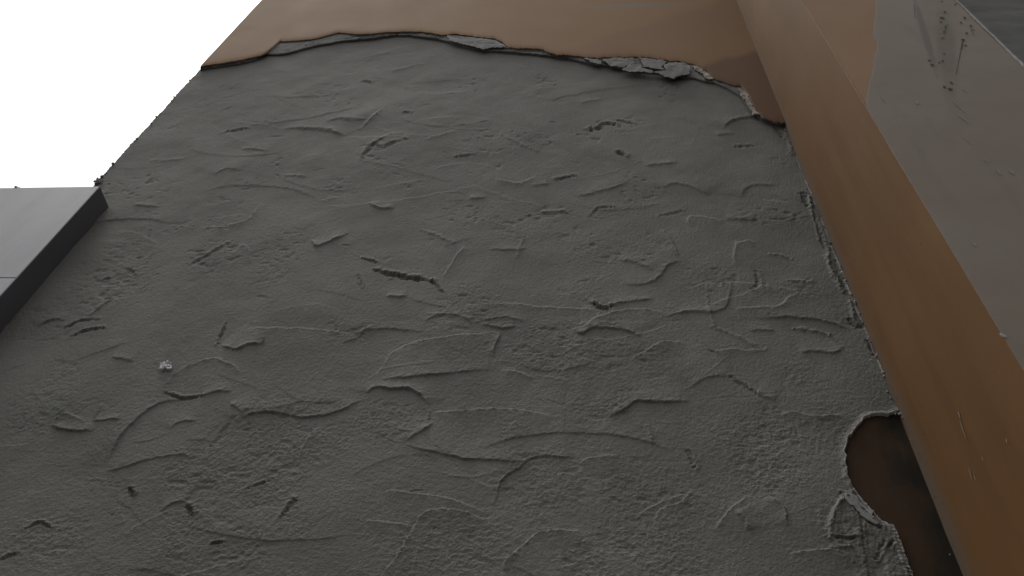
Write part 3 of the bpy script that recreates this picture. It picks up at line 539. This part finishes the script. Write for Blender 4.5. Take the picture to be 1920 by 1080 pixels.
# flakes of grey bedding broken out under the brown skin
slab('render_flake', [(1128,111),(1145,124),(1170,126),(1190,118),(1189,109),(1160,108)], D - .030, .010, M_flake, wall, seed=3)
slab('render_flake', [(1166,130),(1180,122),(1200,119),(1203,127),(1225,132),(1222,137),(1200,135),(1180,134)], D - .036, .008, M_flake, wall, seed=4)
slab('render_flake', [(1198,108),(1240,112),(1252,116),(1240,124),(1245,131),(1222,128),(1206,124)], D - .031, .010, M_flake, wall, seed=14)
slab('render_flake', [(1256,116),(1285,118),(1296,124),(1291,139),(1275,141),(1262,147),(1245,142),(1226,135),(1248,132),(1244,124)], D - .033, .010, M_flake, wall, seed=15)
slab('render_flake', [(1096,109),(1128,113),(1128,121),(1108,116)], D - .028, .010, M_flake, wall, seed=5)
slab('render_flake', [(838,66),(870,69),(905,72),(930,76),(954,89),(925,89),(905,92),(882,86),(862,81),(843,76)], D - .027, .006, M_flake, wall, seed=6)
slab('render_flake', [(1384,163),(1398,172),(1408,190),(1412,206),(1424,215),(1414,214),(1404,200),(1394,184)], D - .024, .010, M_pale, wall, seed=7)
slab('render_flake', [(1297,121),(1312,126),(1328,138),(1338,148),(1326,148),(1318,138),(1304,130)], D - .026, .010, M_pale, wall, seed=8)
# lifted smooth flake on the rim of the lower hole
slab('mortar_flake', [(1583,920),(1597,922),(1612,938),(1628,955),(1640,960),(1636,968),(1648,980),(1642,984),(1625,974),(1606,955),(1590,938)], D - .013, .012, M_core, wall, seed=9)

def crumbs(name, spots, m, parent, seed, origin=D, size=(.003, .008)):
    """one mesh of crumbs stuck to one arris; each an irregular little stone"""
    import bmesh
    rr = random.Random(seed); bm = bmesh.new()
    for (x, y, z) in spots:
        r = rr.uniform(*size); g_ = bmesh.ops.create_icosphere(bm, subdivisions=1, radius=r)
        sx, sy, sz = rr.uniform(.6, 1.5), rr.uniform(.6, 1.1), rr.uniform(.6, 1.6)
        for v_ in g_['verts']:
            k = rr.uniform(.65, 1.25)
            v_.co = Vector((v_.co.x * sx * k + x, v_.co.y * sy * k + y - origin, v_.co.z * sz * k + z))
    me = bpy.data.meshes.new(name); bm.to_mesh(me); bm.free(); return link(name, me, m, parent)
rr = random.Random(5); sp = []
for q in range(90):
    py = rr.uniform(228, 790) if rr.random() < .8 else rr.uniform(0, 1200); x, z = at(1375 + .403 * py, py)
    sp.append((XR - abs(rr.gauss(0, .010)), D - rr.uniform(0, .012), z))
c = crumbs('corner_crumbs', sp, M_core, wall, 6, size=(.0015, .005)); c['kind'] = 'stuff'
sp = []
for q in range(28):
    py = rr.uniform(140, 350); z = at(375 - .93 * (py - 130), py)[1]
    sp.append((float(np.interp(z, zs, edge[:, 0])) + rr.uniform(-.001, .010), D - rr.uniform(-.006, .004), z))
for q in range(16):
    x, z = at(rr.gauss(185, 3), rr.gauss(340, 3)); sp.append((x, D - .004, z))
c = crumbs('arris_crumbs', sp, M_mortar, wall, 8, size=(.003, .008)); c['kind'] = 'stuff'
sp = []
for q in range(40):
    x, z = at(rr.uniform(303, 322), rr.gauss(688, 3)); sp.append((x, D - .006, z))
c = crumbs('white_crumb', sp, M_white, wall, 12, size=(.003, .007)); c['label'] = 'small whitish lump stuck to the mortar'

# ------------------------------------------------------------------ pilaster
PY0 = 0.683 * D; PX0 = XR; PX1 = 1.2085 * PY0
pil = thing('pilaster', 'brown painted pilaster standing out right of the mortar wall, its front face skimmed taupe grey', 'pillar', ((PX0 + PX1) / 2, PY0, 0))
def prel(co):
    co = np.array(co, np.float32); co[:, 0] -= (PX0 + PX1) / 2; co[:, 1] -= PY0; return co
zs3 = np.linspace(0, ZT + .1, 260)
# shaft: left, front and right faces as one gently uneven sheet with rounded arrises
prof = []; r_ = .0003
for y in list(np.linspace(D + .02, PY0 + .01, 50)) + [PY0 + .003, PY0 + .0007, PY0 + r_]: prof.append((PX0, y, -1, 0))
for a in np.linspace(0, 90, 6)[1:-1]:
    a = math.radians(a); prof.append((PX0 + r_ - r_ * math.cos(a), PY0 + r_ - r_ * math.sin(a), -math.cos(a), -math.sin(a)))
for x in [PX0 + r_, PX0 + .0007, PX0 + .003] + list(np.linspace(PX0 + .01, PX1 - r_, 50)): prof.append((x, PY0, 0, -1))
for a in np.linspace(0, 90, 6)[1:-1]:
    a = math.radians(a); prof.append((PX1 - r_ + r_ * math.sin(a), PY0 + r_ - r_ * math.cos(a), math.sin(a), -math.cos(a)))
for y in np.linspace(PY0 + r_, D + .02, 30): prof.append((PX1, y, 1, 0))
prof = np.array(prof); arc = np.concatenate([[0], np.cumsum(np.hypot(np.diff(prof[:, 0]), np.diff(prof[:, 1])))])
A_, Z3 = np.meshgrid(arc, zs3); dsp = 0.006 * (fbm(A_, Z3, 1.5, 3, 71) - .5) + 0.0015 * (fbm(A_, Z3, 9, 3, 75) - .5)
co = np.stack([prof[None, :, 0] + prof[None, :, 2] * dsp, prof[None, :, 1] + prof[None, :, 3] * dsp, Z3], -1).reshape(-1, 3)
front = np.tile((prof[:-1, 3] < -.5) & (prof[1:, 3] < -.5) & (prof[:-1, 0] > PX0 + .0025), len(zs3) - 1).astype(int)
me = np_mesh('shaft', prel(co), grid_quads(len(zs3), len(prof)), True, front); link('shaft', me, [M_brown2, M_front_lit], pil)
# taupe skim coat on the front face, ragged upper left border, ends at the arrises
yF = PY0 - .0012
bord = np.array([at(*p, yF) for p in [(1625,205),(1623,189),(1630,155),(1638,120),(1645,90),(1645,80),(1636,69),(1641,30),(1643,0),(1650,-60),(1640,-200),(1660,-400)]])
zt = np.linspace(0, ZT, 900); bl = np.interp(zt, bord[:, 1], bord[:, 0], left=PX0 - .0002)
low = zt < bord[0, 1]; bl = np.where(low, PX0 - .0003 + .0004 * fbm(zt, zt * 0, 12, 3, 3), bl + .004 * (fbm(zt, zt * 0, 25, 3, 5) - .5))
blend = np.clip((zt - bord[0, 1] + .05) / .05, 0, 1)
nxk = 120; T = np.linspace(0, 1, nxk)[None]; KX = bl[:, None] * (1 - T) + (PX1 - .002) * T; KZ = np.repeat(zt[:, None], nxk, 1)
KA = KX - PX0 + (D + .02 - PY0); kd_ = 0.006 * (fbm(KA, KZ, 1.5, 3, 71) - .5) + 0.0015 * (fbm(KA, KZ, 9, 3, 75) - .5)
KY = PY0 - .0009 - kd_; KY[:, 0] += .0005; KY[:, -1] += .0005; KX[:, 0] -= np.where(low, kd_[:, 0], 0)
# scratches and a drill hole on the brown side face
def side_pt(px, py):
    d = RM @ np.array([px - 960.0, 540.0 - py, -FPX]); return d[1] / d[0] * PX0, d[2] / d[0] * PX0 + EYE
sv_ = []; sf = []; sm = []; rr = random.Random(3)
for px, py, rw, rh, ang, mi_ in [(1801,778,.0025,.011,.2,1),(1808,805,.0012,.03,.15,1),(1845,860,.001,.006,.1,1),(1890,826,.0018,.006,.8,1),(1822,888,.0012,.014,.3,1),(1830,895,.001,.012,.2,1),
        (1728,456,.0028,.0035,0,0),(1592,485,.0007,.028,-.3,1),(1694,748,.002,.002,0,0),(1735,815,.003,.003,0,0)]:
    y_, z_ = side_pt(px, py); k = len(sv_); sv_.append((PX0 - .0035, y_, z_))
    for i in range(12):
        t = 2 * math.pi * i / 12; q = rr.uniform(.6, 1.2); a, b_ = rw * q * math.cos(t), rh * q * math.sin(t)
        sv_.append((PX0 - .0035, y_ + a * math.cos(ang) - b_ * math.sin(ang), z_ + a * math.sin(ang) + b_ * math.cos(ang)))
    for i in range(0, 12, 2): sf.append((k, k + 1 + (i + 2) % 12, k + 2 + i, k + 1 + i)); sm.append(mi_)
me = np_mesh('scratches', prel(np.array(sv_)), np.array(sf), True, sm); o = link('scratches', me, [M_fleck, M_core], pil); o['kind'] = 'stuff'
# pale chipped arris on the far side
zc_ = np.linspace(0, ZT, 1600); wv = .006 + .010 * (fbm(zc_, zc_ * 0, 30, 4, 81, .7) - .3)
co = []
for k, (dx, dy) in enumerate([(-1, 0), (-.5, -.5), (0, -.6), (.25, .2), (.2, 1.2)]):
    co.append(np.stack([PX1 + dx * wv, np.full_like(zc_, yF - .001) + dy * .006 + .004 * (fbm(zc_, zc_ * 0 + k, 60, 3, 83) - .5), zc_], -1))
co = np.stack(co, 1).reshape(-1, 3)
me = np_mesh('chipped_arris', prel(co), grid_quads(1600, 5)); link('chipped_arris', me, M_core, pil)
def flecks(spots, y, seed, KV, Q):
    """mildew specks lie in the skim coat's own mesh, second material"""
    vs = []; fs = []; rr = random.Random(seed)
    for (px, py, rw, rh, ang) in spots:
        x, z = at(px, py, y); k = KV + len(vs); n_ = 12; vs.append((x, y, z))
        for i in range(n_):
            t = 2 * math.pi * i / n_; s = rr.uniform(.65, 1.2); a, b_ = rw * s * math.cos(t) * 1.3, rh * s * math.sin(t)
            vs.append((x + a * math.cos(ang) - b_ * math.sin(ang), y, z + a * math.sin(ang) + b_ * math.cos(ang)))
        for i in range(0, n_, 2): fs.append((k, k + 1 + i, k + 2 + i, k + 1 + (i + 2) % n_))
    return vs, fs
marks = [(1655,185,.0012,.030,0),(1720,192,.003,.012,-.2),(1697,215,.0015,.012,-.3),(1799,200,.0012,.05,.12),(1806,222,.0016,.035,.15),(1873,322,.0016,.016,0),(1896,322,.0022,.018,0),
         (1828,458,.0016,.010,0),(1810,170,.0016,.014,.3),(1734,243,.001,.004,0),(1765,60,.001,.01,0),(1812,262,.0009,.03,.15),(1900,130,.002,.012,0),(1847,300,.001,.012,.3),(1880,628,.0035,.009,.6)]
spots = [(1772,22,.004,.009,.2),(1767,33,.007,.010,0),(1764,40,.004,.006,.4),(1773,50,.003,.01,0),(1776,46,.003,.004,0),(1768,71,.007,.003,.2),(1770,59,.005,.003,.5),
         (1809,33,.004,.012,0),(1821,48,.004,.012,.1),(1824,55,.002,.016,.35),(1813,62,.004,.010,-.5),(1806,74,.005,.010,-.3),(1748,121,.005,.007,0),
         (1743,113,.003,.008,.3),(1768,114,.003,.008,-.2),(1761,117,.003,.005,0),(1771,100,.003,.006,0),(1802,42,.003,.012,0),(1811,85,.004,.006,0),(1771,163,.004,.010,0),
         (1784,155,.003,.010,0),(1782,167,.006,.010,0),(1766,2,.004,.006,0),(1791,8,.003,.008,0)]
for (qx0, qy0), (qx1, qy1), wq in [((1806,73),(1802,95),.0020),((1802,93),(1797,118),.0012),((1797,116),(1792,146),.0008),((1775,48),(1771,64),.0010),((1821,54),(1827,68),.0010),((1714,5),(1716,40),.0006)]:
    a_, b_ = np.array(at(qx0, qy0, PY0)), np.array(at(qx1, qy1, PY0)); d_ = b_ - a_
    spots.append(((qx0 + qx1) / 2, (qy0 + qy1) / 2, wq, np.hypot(*d_) / 2, math.atan2(d_[0], -d_[1])))
KC = np.stack([KX, KY, KZ], -1).reshape(-1, 3); KQ = grid_quads(len(zt), nxk)
fv, ff = flecks(spots + marks, PY0 - .0036, 4, len(KC), None)
me = np_mesh('skim_coat', prel(np.concatenate([KC, np.array(fv)])), np.concatenate([KQ, np.array(ff)]), True, [0] * len(KQ) + [1] * (len(spots) * 6) + [2] * (len(marks) * 6))
link('skim_coat', me, [M_taupe, M_fleck, M_core], pil)

# ------------------------------------------------------------------ grey clad wall on the left
CY = 0.944 * D; CX = -1.182 * D; CZ = at(95, 351, CY)[1]
clad = thing('clad_wall', 'smooth light grey clad wall with charcoal end, against the left side of the mortar wall', 'wall', (CX, CY, 0))
zsm = at(15, 521, CY)[1]
def cbox(name, x0, x1, y0, y1, z0, z1, m, bev=.002):
    o = link(name, box(x0 - CX, x1 - CX, y0 - CY, y1 - CY, z0, z1, bev), m, clad); return o
cbox('front_panel', -6.0, CX - .003, CY, CY + .006, zsm + .0025, CZ, M_panel)
cbox('front_panel', -6.0, CX - .003, CY, CY + .006, 0.0, zsm - .0025, M_panel)
cbox('side_panel', CX - .005, CX, CY + .001, D + .012, 0.0, CZ - .001, M_dark)
cbox('backing', -5.99, CX - .007, CY + .008, D - .02, 0.0, CZ - .004, M_dark)
sx, sz = at(30, 351, CY)
import bmesh
bm = bmesh.new()
g_ = bmesh.ops.create_cone(bm, cap_ends=True, segments=10, radius1=.004, radius2=.004, depth=.022)
for v_ in g_['verts']: v_.co = Vector((v_.co.z * .9 + .008, v_.co.y, v_.co.x + .004 - v_.co.z * .25))
g_ = bmesh.ops.create_cone(bm, cap_ends=True, segments=10, radius1=.008, radius2=.006, depth=.006)
for v_ in g_['verts']: v_.co = Vector((v_.co.z - .004, v_.co.y, v_.co.x + .008))
for v_ in bm.verts: v_.co += Vector((sx - CX, .004, CZ + .001))
me = bpy.data.meshes.new('screw'); bm.to_mesh(me); bm.free(); link('screw', me, M_dark, clad)
